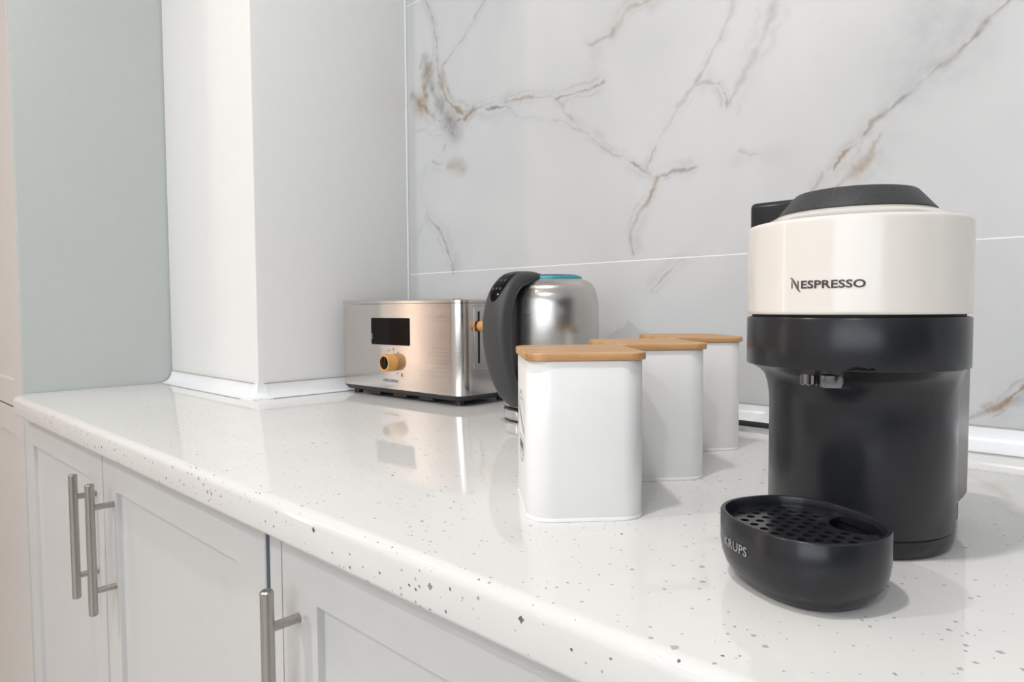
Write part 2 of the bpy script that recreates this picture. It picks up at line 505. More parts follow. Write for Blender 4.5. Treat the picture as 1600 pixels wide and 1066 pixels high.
# ------------------------------------------------------------------ marble tiles with their veins
VEINS = [
    ([(-1.109, 0.788), (-1.092, 0.757), (-1.082, 0.722), (-1.075, 0.683), (-1.073, 0.651), (-1.072, 0.635)],0.0028,0.35,0.6),
    ([(-1.072, 0.635), (-1.06, 0.604), (-1.047, 0.576), (-1.03, 0.56), (-1.004, 0.542), (-0.989, 0.532)],0.0063,0.15,0.95),
    ([(-1.06, 0.632), (-1.047, 0.6), (-1.026, 0.567), (-1.0, 0.547), (-0.976, 0.542)],0.0038,0.45,0),
    ([(-0.935, 0.734), (-0.956, 0.717), (-0.978, 0.696), (-1.002, 0.676), (-1.03, 0.659), (-1.054, 0.646), (-1.07, 0.635)],0.0025,0.3,0.25),
    ([(-1.112, 0.67), (-1.104, 0.645), (-1.096, 0.618), (-1.073, 0.577), (-1.052, 0.548), (-1.034, 0.523), (-1.02, 0.504)],0.0232,0.55,0.05),
    ([(-1.098, 0.65), (-1.11, 0.632), (-1.117, 0.603), (-1.113, 0.596)],0.0105,0.2,0.7),
    ([(-1.12, 0.682), (-1.124, 0.666), (-1.127, 0.656)],0.0066,0.35,0),
    ([(-1.153, 0.605), (-1.138, 0.591), (-1.126, 0.578)],0.0173,0.1,0.75),
    ([(-1.132, 0.587), (-1.113, 0.575), (-1.093, 0.553), (-1.083, 0.544)],0.0052,0.2,0.8),
    ([(-1.111, 0.598), (-1.109, 0.595)],0.0052,0.9,0),
    ([(-1.073, 0.539), (-1.054, 0.53), (-1.04, 0.518), (-1.031, 0.506), (-1.01, 0.498)],0.0051,0.75,0),
    ([(-1.035, 0.517), (-1.023, 0.527), (-1.004, 0.528), (-0.989, 0.526)],0.0044,0.7,0),
    ([(-0.993, 0.526), (-0.984, 0.532), (-0.969, 0.541)],0.0062,0.4,0.9),
    ([(-0.969, 0.54), (-0.946, 0.541), (-0.915, 0.531), (-0.869, 0.522)],0.0048,0.75,0),
    ([(-0.889, 0.533), (-0.871, 0.535), (-0.856, 0.535)],0.0035,0.75,0.05),
    ([(-0.946, 0.543), (-0.907, 0.54), (-0.866, 0.545), (-0.882, 0.544)],0.0035,0.2,0),
    ([(-0.856, 0.535), (-0.834, 0.534), (-0.816, 0.53)],0.0045,0.15,0.5),
    ([(-0.816, 0.53), (-0.789, 0.524), (-0.76, 0.516)],0.0028,0.35,0.1),
    ([(-0.763, 0.515), (-0.733, 0.516), (-0.706, 0.516), (-0.679, 0.518), (-0.663, 0.521)],0.0037,0.2,0.8),
    ([(-0.758, 0.513), (-0.739, 0.484), (-0.712, 0.457)],0.0043,0.3,0),
    ([(-0.869, 0.518), (-0.819, 0.497), (-0.772, 0.481), (-0.74, 0.471), (-0.712, 0.454)],0.0033,0.22,0),
    ([(-0.74, 0.471), (-0.712, 0.454), (-0.692, 0.444), (-0.669, 0.421)],0.0037,0.35,0.05),
    ([(-0.669, 0.421), (-0.642, 0.401), (-0.611, 0.386)],0.0022,0.35,0.1),
    ([(-0.611, 0.386), (-0.594, 0.375), (-0.58, 0.365)],0.0035,0.55,0.45),
    ([(-0.58, 0.365), (-0.56, 0.355), (-0.543, 0.359), (-0.527, 0.362), (-0.498, 0.362)],0.0033,0.6,0.05),
    ([(-0.562, 0.356), (-0.573, 0.336), (-0.582, 0.319)],0.0034,0.2,0.6),
    ([(-0.58, 0.321), (-0.593, 0.309), (-0.605, 0.29), (-0.611, 0.266), (-0.605, 0.243)],0.004,0.35,0.35),
    ([(-0.582, 0.374), (-0.573, 0.389), (-0.566, 0.402)],0.0021,0.2,0.4),
    ([(-0.566, 0.402), (-0.549, 0.427), (-0.528, 0.456)],0.0021,0.22,0.05),
    ([(-0.528, 0.456), (-0.512, 0.471), (-0.502, 0.481), (-0.489, 0.497)],0.0046,0.45,0),
    ([(-0.489, 0.497), (-0.472, 0.524), (-0.458, 0.547)],0.0036,0.22,0),
    ([(-0.502, 0.478), (-0.487, 0.481), (-0.467, 0.475)],0.0036,0.35,0),
    ([(-0.467, 0.475), (-0.459, 0.466), (-0.452, 0.438)],0.0027,0.55,0),
    ([(-0.451, 0.44), (-0.434, 0.467), (-0.416, 0.493), (-0.399, 0.526), (-0.388, 0.556)],0.0078,0.22,0),
    ([(-0.581, 0.624), (-0.612, 0.624), (-0.624, 0.616), (-0.63, 0.604), (-0.646, 0.591)],0.005,0.15,0.5),
    ([(-0.646, 0.591), (-0.673, 0.589), (-0.695, 0.59)],0.0031,0.3,0.35),
    ([(-0.679, 0.584), (-0.679, 0.558), (-0.686, 0.533)],0.0227,0.16,0),
    ([(-0.648, 0.625), (-0.66, 0.619)],0.0183,0.1,0),
    ([(-1.043, 0.443), (-1.024, 0.443), (-1.002, 0.434)],0.0126,0.2,0.45),
    ([(-1.091, 0.46), (-1.063, 0.451)],0.0064,0.3,0),
    ([(-1.052, 0.495), (-1.055, 0.479)],0.0051,0.35,0),
    ([(-1.114, 0.451), (-1.125, 0.429), (-1.129, 0.403), (-1.109, 0.358)],0.0033,0.28,0),
    ([(-1.109, 0.358), (-1.101, 0.341), (-1.065, 0.312)],0.0046,0.5,0.05),
    ([(-1.065, 0.312), (-1.052, 0.291), (-1.042, 0.265), (-1.031, 0.234)],0.0051,0.6,0.05),
    ([(-1.109, 0.348), (-1.131, 0.334), (-1.137, 0.317)],0.0027,0.2,0),
    ([(-1.144, 0.53), (-1.112, 0.527), (-1.082, 0.51), (-1.062, 0.509)],0.0032,0.2,0),
    ([(-0.516, 0.232), (-0.537, 0.217), (-0.553, 0.205), (-0.572, 0.185)],0.0034,0.4,0.1),
    ([(-0.127, 0.489), (-0.133, 0.483), (-0.144, 0.475), (-0.152, 0.468)],0.0028,0.4,0.3),
    ([(-0.152, 0.468), (-0.161, 0.456), (-0.173, 0.446), (-0.188, 0.433), (-0.194, 0.432)],0.0036,0.4,0.2),
    ([(-0.193, 0.433), (-0.203, 0.425), (-0.213, 0.418), (-0.229, 0.405), (-0.242, 0.395)],0.0026,0.4,0.05),
    ([(-0.242, 0.395), (-0.256, 0.387), (-0.265, 0.383), (-0.273, 0.369)],0.0031,0.25,0.3),
    ([(-0.273, 0.369), (-0.288, 0.356), (-0.301, 0.345), (-0.308, 0.331)],0.0024,0.2,0.55),
    ([(-0.255, 0.366), (-0.262, 0.352), (-0.273, 0.334), (-0.287, 0.321), (-0.302, 0.311), (-0.309, 0.304)],0.0063,0.12,0.42),
    ([(-0.335, 0.307), (-0.329, 0.314), (-0.322, 0.328)],0.0033,0.15,0.2),
    ([(-0.198, 0.498), (-0.214, 0.471), (-0.231, 0.432), (-0.252, 0.392)],0.0285,0.12,0),
    ([(-0.164, 0.481), (-0.188, 0.457), (-0.213, 0.434), (-0.246, 0.398)],0.0295,0.14,0),
    ([(-0.149, 0.45), (-0.163, 0.433), (-0.181, 0.416)],0.0183,0.1,0),
    ([(-0.433, 0.375), (-0.41, 0.367), (-0.388, 0.366)],0.0026,0.2,0),
    ([(-0.437, 0.363), (-0.41, 0.362), (-0.367, 0.365)],0.0217,0.06,0),
    ([(-0.101, 0.078), (-0.109, 0.072), (-0.12, 0.06), (-0.131, 0.048), (-0.14, 0.044)],0.0035,0.3,0.8),
    ([(-0.14, 0.044), (-0.148, 0.039), (-0.16, 0.032)],0.0036,0.3,0.15),
    ([(-0.109, 0.063), (-0.123, 0.052), (-0.137, 0.042)],0.0063,0.2,0),
]

VEINS = [(p, w, min(1, g * 1.5), min(1, b * 1.5)) if p[0][0] > -.5 else (p, w, g, b) for p, w, g, b in VEINS]
# veins that run on outside the photographed stretch
VEINS += [([(.02, .78), (.12, .70), (.20, .58), (.33, .47), (.40, .33)], .004, .45, .2),
          ([(.45, .75), (.62, .60), (.78, .55), (.98, .36)], .005, .35, .35),
          ([(.20, .20), (.35, .13), (.52, .10)], .004, .4, .5),
          ([(-.127, .489), (-.075, .545), (-.02, .60), (.022, .67)], .004, .5, .3),
          ([(-.388, .556), (-.35, .64), (-.33, .72), (-.28, .79)], .006, .28, 0),
          ([(-.458, .547), (-.43, .62), (-.44, .70), (-.40, .79)], .0036, .3, 0),
          ([(-.581, .624), (-.52, .66), (-.47, .73), (-.45, .79)], .005, .2, .5),
          ([(-.935, .734), (-.915, .76), (-.89, .79)], .0026, .3, .25),
          ([(-.101, .078), (-.04, .12), (.022, .15)], .0036, .3, .8),
          ([(-.95, .80), (-.82, .93), (-.62, 1.02), (-.48, 1.20), (-.44, 1.34)], .005, .45, .3),
          ([(-.62, 1.02), (-.40, .98), (-.20, 1.06), (-.05, 1.00)], .004, .4, .2),
          ([(.30, .82), (.42, .98), (.65, 1.05), (.80, 1.25)], .005, .4, .4)]

def refine(pts, rng, step=.007, amp=.16):
    pts = [np.array(p, float) for p in pts]
    for lvl in range(5):
        out = []
        for a, b in zip(pts[:-1], pts[1:]):
            out.append(a)
            L = np.linalg.norm(b - a)
            if L > step:
                n = np.array([-(b - a)[1], (b - a)[0]]) / L
                out.append((a + b) / 2 + n * rng.normal() * amp * .45 * L)
        out.append(pts[-1])
        pts = out
    return np.array(pts)

rng = np.random.default_rng(11)
FINE = []
def wave(n, lo, hi, k=7):
    """smooth random factor along a vein"""
    a = rng.uniform(lo, hi, size=n + k - 1)
    return np.convolve(a, np.ones(k) / k, 'valid') if n + k - 1 >= k else a[:n]
for pts, w, g, b in VEINS:
    P = refine(pts, rng)
    n = len(P)
    ww = 1.15 * w * np.clip(wave(n, -.6, 2.6, 5), .35, 2.0)
    ia = np.clip(wave(n, .1, 2.1, 5), .3, 1.5)
    FINE.append((P, ww, ia, w, g, b))
    if w < .009 and n > 6:              # fainter strands that wander beside the vein
        tg = np.gradient(P, axis=0)
        nr = np.stack([-tg[:, 1], tg[:, 0]], 1) / (np.linalg.norm(tg, axis=1, keepdims=True) + 1e-9)
        for side in (-1, 1):
            off = side * w * wave(n, -.6, 4.6, 9)[:, None]
            FINE.append((P + nr * off + rng.normal(size=P.shape) * w * .25, .8 * w * np.clip(wave(n, -.5, 2.5), .3, 1.8),
                         np.clip(wave(n, -.8, 2.2), 0, 1.3), w, g * .42 + b * .10, b * .30))
    if w < .009 and g + b > .35 and n > 6:    # smoky cloud on one side of the vein
        side = rng.choice([-1, 1])
        Q = P[::3] + nr[::3] * side * w * 3.0
        FINE.append((Q, np.full(len(Q), w * 3.4), np.clip(wave(len(Q), -.5, 2.2, 3), 0, 1.2), .02, .17, 0))

def vein_field(px, pz):
    grey = np.zeros_like(px)
    brown = np.zeros_like(px)
    for P, ww, ia, w, g, b in FINE:
        pad = max(6 * w, .03)
        sel = np.where((px > P[:, 0].min() - pad) & (px < P[:, 0].max() + pad) & (pz > P[:, 1].min() - pad) & (pz < P[:, 1].max() + pad))[0]
        if len(sel) == 0:
            continue
        x, z = px[sel], pz[sel]
        best = np.zeros_like(x)
        dmin = np.full_like(x, 9.)
        for i in range(len(P) - 1):
            ax, az = P[i]
            dx, dz = P[i + 1] - P[i]
            L2 = dx * dx + dz * dz + 1e-12
            t = np.clip(((x - ax) * dx + (z - az) * dz) / L2, 0, 1)
            d = np.hypot(x - ax - t * dx, z - az - t * dz)
            wl = ww[i] * .62
            best = np.maximum(best, np.exp(-(d / wl) ** 2) * ia[i])
            dmin = np.minimum(dmin, d)
        halo = .10 * np.exp(-(dmin / max(3.2 * w, .013)) ** 2) * min(1, g + b) if w < .012 else 0
        grey[sel] = np.maximum(grey[sel], np.maximum(best * g, halo))
        brown[sel] = np.maximum(brown[sel], best * b)
    return grey, brown

def tile(x0, x1, z0, z1, res):
    nx = max(2, int((x1 - x0) / res) + 1)
    nz = max(2, int((z1 - z0) / res) + 1)
    xs = np.linspace(x0, x1, nx)
    zs = np.linspace(z0, z1, nz)
    gx, gz = np.meshgrid(xs, zs)
    n = nx * nz
    yf = .905
    co = np.empty((n + 8, 3))
    co[:n, 0] = gx.ravel()
    co[:n, 1] = yf
    co[:n, 2] = gz.ravel() + CT
    q = []
    idx = np.arange(n).reshape(nz, nx)
    quads = np.stack([idx[:-1, :-1], idx[:-1, 1:], idx[1:, 1:], idx[1:, :-1]], -1).reshape(-1, 4)
    cs = [(x0, z0), (x1, z0), (x1, z1), (x0, z1)]
    for k, (a, b) in enumerate(cs):
        co[n + k] = (a, yf, b + CT)
        co[n + 4 + k] = (a, Y1 - .0117, b + CT)
    sides = np.array([[n + (k + 1) % 4, n + k, n + 4 + k, n + 4 + (k + 1) % 4] for k in range(4)])
    faces = np.vstack([quads, sides])
    me = bpy.data.meshes.new('tile')
    me.vertices.add(n + 8)
    me.vertices.foreach_set('co', co.ravel())
    me.loops.add(faces.size)
    me.loops.foreach_set('vertex_index', faces.ravel().astype(np.int32))
    me.polygons.add(len(faces))
    me.polygons.foreach_set('loop_start', (np.arange(len(faces)) * 4).astype(np.int32))
    me.update(calc_edges=True)
    g, b = vein_field(gx.ravel(), gz.ravel())
    colr = np.zeros((n + 8, 4), np.float32)
    colr[:n, 0] = g
    colr[:n, 1] = b
    colr[:, 3] = 1
    at = me.color_attributes.new('vein', 'FLOAT_COLOR', 'POINT')
    at.data.foreach_set('color', colr.ravel())
    return link('tile', me, MAT['marble'], wall_back)
XT = COLX + .002
for z0, z1, res in ((.0, .2322, .0017), (.2342, .7922, .0016), (.7942, 1.352, .006)):
    tile(XT, XT + 1.2, z0, z1, res)
    tile(XT + 1.202, XT + 2.402, z0, z1, .006)

# ------------------------------------------------------------------ coved trims where walls meet the worktop
def cove(scale=1.0, n=8):
    r = .0235 * scale
    p = [(0, .0255 * scale), (.0018 * scale, .0255 * scale)]
    for i in range(n + 1):
        a = math.pi + i / n * math.pi / 2
        p.append((.0018 * scale + r + r * math.cos(a), .0020 + r + r * math.sin(a) - .0005))
    p += [(.0253 * scale, .0), (0, 0)]
    return p
def cove_strip(name, stations, scale=1.0):
    """stations: functions d -> (x, y)"""
    prof = cove(scale)
    rings = [[(*s(d), CT + z) for d, z in prof] for s in stations]
    n = len(prof)
    v = [p for r in rings for p in r]
    f = []
    for i in range(len(rings) - 1):
        for j in range(n - 1):
            f.append((i * n + j, (i + 1) * n + j, (i + 1) * n + j + 1, i * n + j + 1))
    for i in (0, len(rings) - 1):
        f.append(tuple(i * n + j for j in range(n)))
    me = pydata(name, v, f)
    bm = bmesh.new(); bm.from_mesh(me); bmesh.ops.recalc_face_normals(bm, faces=bm.faces[:]); bm.to_mesh(me); bm.free()
    o = link(name, me, MAT['trim'])
    shade(me, 50)
    return o
def seal(parent, p0, p1, w=.0014):
    v = Vector(p1) - Vector(p0)
    a = (min(p0[0], p1[0]) - w, min(p0[1], p1[1]) - w, p0[2])
    b = (max(p0[0], p1[0]) + w, max(p0[1], p1[1]) + w, p0[2] + .0013)
    return box('seal_strip', a, b, MAT['seal'], parent)
CE = .011
t1 = struct(cove_strip('trim_1', [lambda d: (-1.586, COLY - d), lambda d: (COLX - CE, COLY - d)]), 'white coved strip along the front of the column')
seal(t1, (-1.586, COLY - .001, CT + .0255), (COLX - CE, COLY - .001, CT + .0255))
seal(t1, (-1.586, COLY - .0258, CT), (COLX - CE, COLY - .0258, CT))
t2 = struct(cove_strip('trim_2', [lambda d: (COLX + d, COLY + CE), lambda d: (COLX + d, .880)]), 'white coved strip along the side of the column')
seal(t2, (COLX + .001, COLY + CE, CT + .0255), (COLX + .001, .880, CT + .0255))
seal(t2, (COLX + .0258, COLY + CE, CT), (COLX + .0258, .880, CT))
struct(cove_strip('trim_3', [lambda d: (COLX - CE - .003, COLY - d), lambda d: (COLX + d * .72, COLY - d * .72), lambda d: (COLX + d, COLY + CE + .003)], 1.10),
       'white corner cap of the coved strip')
t4 = struct(cove_strip('trim_4', [lambda d: (COLX + .026, .905 - d), lambda d: (1.3, .905 - d)]), 'white coved strip along the tiled wall')
seal(t4, (COLX + .03, .904, CT + .0255), (1.3, .904, CT + .0255))
seal(t4, (COLX + .03, .905 - .0258, CT), (1.3, .905 - .0258, CT))

# ------------------------------------------------------------------ worktop
YF = .269
def worktop():
    zt, zb = CT, CT - .034
    r = .009
    prof = []
    for i in range(9):
        a = math.pi / 2 + i / 8 * math.pi / 2
        prof.append((YF + r + r * math.cos(a), zt - r + r * math.sin(a)))
    rb = .004
    for i in range(4):
        a = math.pi + i / 3 * math.pi / 2
        prof.append((YF + rb + rb * math.cos(a), zb + rb + rb * math.sin(a)))
    prof += [(.9045, zb), (.9045, zt)]
    rings = [[(x, y, z) for y, z in prof] for x in (-1.552, 1.3)]
    m1 = loft_me('a', rings)
    m2 = box_me('b', -1.5885, -1.552, .294, .9045, zb, zt)
    me = join_me('countertop', [m1, m2])
    bm = bmesh.new(); bm.from_mesh(me); bmesh.ops.recalc_face_normals(bm, faces=bm.faces[:]); bm.to_mesh(me); bm.free()
    o = link('countertop', me, MAT['quartz'])
    shade(me, 40)
    return tag(o, 'glossy white quartz worktop with dark grey speckles and rounded front edge', 'countertop')
worktop()

# ------------------------------------------------------------------ cabinets
def shaker_me(name, x0, x1, z0, z1, yf, th, stile, rail, depth=.006, slope=.004):
    bm = bmesh.new()
    def rect(a, b, c, d, y):
        return [bm.verts.new(p) for p in ((a, y, c), (b, y, c), (b, y, d), (a, y, d))]
    e = .0012
    back = rect(x0, x1, z0, z1, yf + th)
    s0 = rect(x0, x1, z0, z1, yf + e)
    s1 = rect(x0 + e, x1 - e, z0 + e, z1 - e, yf)
    i0 = rect(x0 + stile, x1 - stile, z0 + rail, z1 - rail, yf)
    i1 = rect(x0 + stile + slope * .3, x1 - stile - slope * .3, z0 + rail + slope * .3, z1 - rail - slope * .3, yf + depth)
    for A, B in ((back, s0), (s0, s1), (s1, i0), (i0, i1)):
        for k in range(4):
            bm.faces.new((A[k], A[(k + 1) % 4], B[(k + 1) % 4], B[k]))
    bm.faces.new(i1)
    bm.faces.new(list(reversed(back)))
    bmesh.ops.recalc_face_normals(bm, faces=bm.faces[:])
    me = bpy.data.meshes.new(name)
    bm.to_mesh(me)
    bm.free()
    return me
def handle_me(hx, ztop, yd):
    L, post, off, r = .182, .033, .029, .0058
    y = yd - off
    a = cyl_me('h', (hx, y, ztop - L), (hx, y, ztop), r, 20, .0012)
    b = cyl_me('h', (hx, y, ztop - post), (hx, yd + .001, ztop - post), .0042, 14)
    c = cyl_me('h', (hx, y, ztop - L + post), (hx, yd + .001, ztop - L + post), .0042, 14)
    return join_me('handle', [a, b, c])
YD = .292
def base_cabinet(x0, x1, doors, label, filler=None):
    t = thing('base_cabinet', label, 'cabinet', ((x0 + x1) / 2, .6, 0))
    ox, oy = (x0 + x1) / 2, .6
    box('carcass', (x0 - ox, YD + .020 - oy, .10), (x1 - ox, .88 - oy, CT - .0345), MAT['carcass'], t)
    box('plinth', (x0 - ox, YD + .06 - oy, 0), (x1 - ox, YD + .075 - oy, .099), MAT['door_grey'], t)
    for a, b, hx in doors:
        me = shaker_me('door', a - ox, b - ox, .104, CT - .0365, YD - oy, .019, .060, .054)
        d = link('door', me, MAT['door_grey'], t)
        box('gap_shade_strip', (b - ox, YD + .0008 - oy, .105), (b + .0016 - ox, YD + .019 - oy, CT - .0375), MAT['gap_shade'], d)  # dark strip added on the door edge so the gap reads as shaded
        hm = handle_me(hx - ox, CT - .0765, YD - oy)
        h = link('handle', hm, MAT['nickel'], d)
        h['label'] = 'brushed nickel bar handle'
        shade(hm, 40)
    if filler:
        box('filler_strip', (filler[0] - ox, YD + .002 - oy, .104), (filler[1] - ox, YD + .019 - oy, CT - .0365), MAT['door_grey'], t)
    return t
base_cabinet(-1.586, -.600, [(-1.583, -1.1020, -1.134), (-1.0980, -.6025, -1.052)],
             'grey shaker base cabinet with paired bar handles on two doors, beside the tall cabinet', None)
base_cabinet(-.598, .432, [(-.5705, -.0705, -.541), (-.0675, .430, -.020)],
             'grey shaker base cabinet with a narrow filler strip beside its door, under the coffee machine', (-.5965, -.5750))
base_cabinet(.434, 1.298, [(.436, .8645, .82), (.8675, 1.296, .91)],
             'grey shaker base cabinet under the empty end of the worktop')

tc_ = thing('tall_cabinet', 'tall grey cabinet with a plain grey-green side panel standing at the end of the worktop', 'cabinet', (-1.9, .6, 0))
ox, oy = -1.9, .6
box('side_panel', (-1.608 - ox, .293 - oy, 0), (-1.590 - ox, .905 - oy, 2.35), MAT['panel_grey'], tc_, bev=.001)
box('carcass', (-2.20 - ox, .316 - oy, .10), (-1.6085 - ox, .905 - oy, 2.35), MAT['carcass'], tc_)
for z0, z1 in ((.104, CT - .038), (CT - .034, 2.348)):
    me = shaker_me('door', -2.198 - ox, -1.6105 - ox, z0, z1, .293 - oy, .02, .068, .054)
    link('door', me, MAT['tall_beige'], tc_)
box('plinth', (-2.20 - ox, .36 - oy, 0), (-1.609 - ox, .375 - oy, .099), MAT['tall_beige'], tc_)

# ------------------------------------------------------------------ toaster
TW, TD = .337, .148
def toaster():
    th = math.radians(1.76)
    t = thing('toaster', 'wide brushed steel toaster with dark display and orange wooden knob, beside the column', 'toaster', (-.983, .795, CT), th)
    hw, hd = TW / 2, TD / 2
    r = .024
    body = loft_me('body', [rrect(TW, TD, r, .018, 9), rrect(TW, TD, r, .1685, 9)])
    link('body', body, MAT['steel'], t); shade(body, 40)
    rim = loft_me('top_rim', [rrect(TW + .001, TD + .001, r, .1692, 9), rrect(TW + .001, TD + .001, r, .1735, 9), rrect(TW - .003, TD - .003, r - .002, .1758, 9)])
    rm = link('top_rim', rim, MAT['steel'], t); shade(rim, 40)
    for y in (-.030, .030):
        box('bread_slot', (-.130, y - .013, .1750), (.130, y + .013, .1762), MAT['seam'], rm)
    base = loft_me('base', [rrect(TW - .030, TD - .030, r - .008, .0075, 9), rrect(TW - .012, TD - .012, r - .004, .010, 9), rrect(TW - .001, TD - .001, r, .0165, 9), rrect(TW - .001, TD - .001, r, .018, 9)])
    link('base', base, MAT['black'], t); shade(base, 40)
    for sx in (-1, 1):
        for sy in (-1, 1):
            lathe('foot', [(.0065, 0), (.008, .001), (.008, .010)], MAT['black'], t, (sx * (hw - .028), sy * (hd - .024)), 20)
    for x in (-.075, .0, .07):
        box('crumb_tray_rib', (x - .018, -hd + .012, .004), (x + .018, -hd + .03, .009), MAT['black'], t)
    fy = -hd
    dsp = loft_me('display', [[(x, fy + .001, z) for x, z, _ in rrect(.107, .048, .003, 0, 5, -.0105, .120)],
                              [(x, fy - .0012, z) for x, z, _ in rrect(.107, .048, .003, 0, 5, -.0105, .120)],
                              [(x, fy - .0016, z) for x, z, _ in rrect(.106, .047, .003, 0, 5, -.0105, .120)]])
    bm = bmesh.new(); bm.from_mesh(dsp); bmesh.ops.recalc_face_normals(bm, faces=bm.faces[:]); bm.to_mesh(dsp); bm.free()
    d = link('display', dsp, MAT['gloss_black'], t)
    box('display_print', (-.0615, fy - .0018, .105), (-.0605, fy - .0015, .116), MAT['logo_white'], d)
    # knob: collar, wooden barrel, dark cap
    kx, kz = -.004, .0655
    def knob_part(nm, prof, mat, par, n=36):
        rings = [[(kx + r_ * math.cos(2 * math.pi * i / n), fy - y, kz + r_ * math.sin(2 * math.pi * i / n)) for i in range(n)] for r_, y in prof]
        me = loft_me(nm, rings)
        bm = bmesh.new(); bm.from_mesh(me); bmesh.ops.recalc_face_normals(bm, faces=bm.faces[:]); bm.to_mesh(me); bm.free()
        o = link(nm, me, mat, par); shade(me, 40)
        return o
    k = knob_part('knob', [(.0150, -.0005), (.0152, .001), (.0152, .0185), (.0143, .0198), (.0118, .0198), (.0113, .0185)], MAT['orange'], t)
    knob_part('knob_cap', [(.0112, .0180), (.0112, .0191), (.0105, .0194)], MAT['gloss_black'], k)
    for i in range(6):
        a = math.radians(118 - i * 34)
        mx_, mz_ = kx + .0235 * math.cos(a), kz + .0235 * math.sin(a)
        box('dial_mark', (mx_ - .0012, fy - .0003, mz_ - .0012), (mx_ + .0012, fy + .0005, mz_ + .0012), MAT['print_grey'], t)
    box('dial_mark', (kx + .023, fy - .0003, kz - .024), (kx + .027, fy + .0005, kz - .018), MAT['print_grey'], t)
    tm = text_me('brand_lettering', 'cecotec', .0098, .0001, .00012)
    w = max(v.co.x for v in tm.vertices) - min(v.co.x for v in tm.vertices)
    map_me(tm, lambda c: Vector((-.0095 + c.x * .043 / w, fy - .0003 - c.z, .0305 + c.y)))
    link('brand_lettering', tm, MAT['print_grey'], t)
    # control plate, slot and lever on the end
    ex = hw
    pl = loft_me('side_plate', [[(ex - .0005, y, z) for y, z, _ in rrect(.086, .108, .006, 0, 5, 0, .1125)],
                                [(ex + .0012, y, z) for y, z, _ in rrect(.086, .108, .006, 0, 5, 0, .1125)],
                                [(ex + .0012, y, z) for y, z, _ in rrect(.081, .103, .005, 0, 5, 0, .1125)],
                                [(ex + .0004, y, z) for y, z, _ in rrect(.080, .102, .005, 0, 5, 0, .1125)]])
    bm = bmesh.new(); bm.from_mesh(pl); bmesh.ops.recalc_face_normals(bm, faces=bm.faces[:]); bm.to_mesh(pl); bm.free()
    p = link('side_plate', pl, MAT['steel'], t)
    box('lever_slot', (ex + .0003, -.034, .070), (ex + .0009, -.030, .155), MAT['seam'], p)
    lv = tube_me('lever', [(ex, -.032, .131), (ex + .003, -.032, .131), (ex + .004, -.032, .131), (ex + .014, -.032, .131), (ex + .017, -.032, .131)], [.003, .003, .0085, .009, .006], 20)
    link('lever', lv, MAT['orange'], t); shade(lv, 40)
    cord = tube_me('power_cord', smooth_path([(hw - .01, .03, .012), (hw + .02, .035, .008), (hw + .05, .02, .0035), (hw + .09, .045, .0035), (hw + .13, .062, .0035)]), .003, 8)
    link('power_cord', cord, MAT['black'], t); shade(cord, 60)
toaster()

# ------------------------------------------------------------------ kettle and its base
KX, KY = -.645, .752
kb = thing('kettle_stand', 'round power stand with a polished band under the kettle', 'kettle stand', (KX, KY, CT))
lathe('foot_ring', [(.0655, 0), (.0672, .0008), (.0672, .0032)], MAT['black'], kb)
lathe('metal_band', [(.0682, .0033), (.0686, .004), (.0686, .0155), (.068, .0162)], MAT['chrome'], kb)
lathe('top_plate', [(.0672, .0163), (.0672, .0190), (.064, .0200)], MAT['black'], kb)

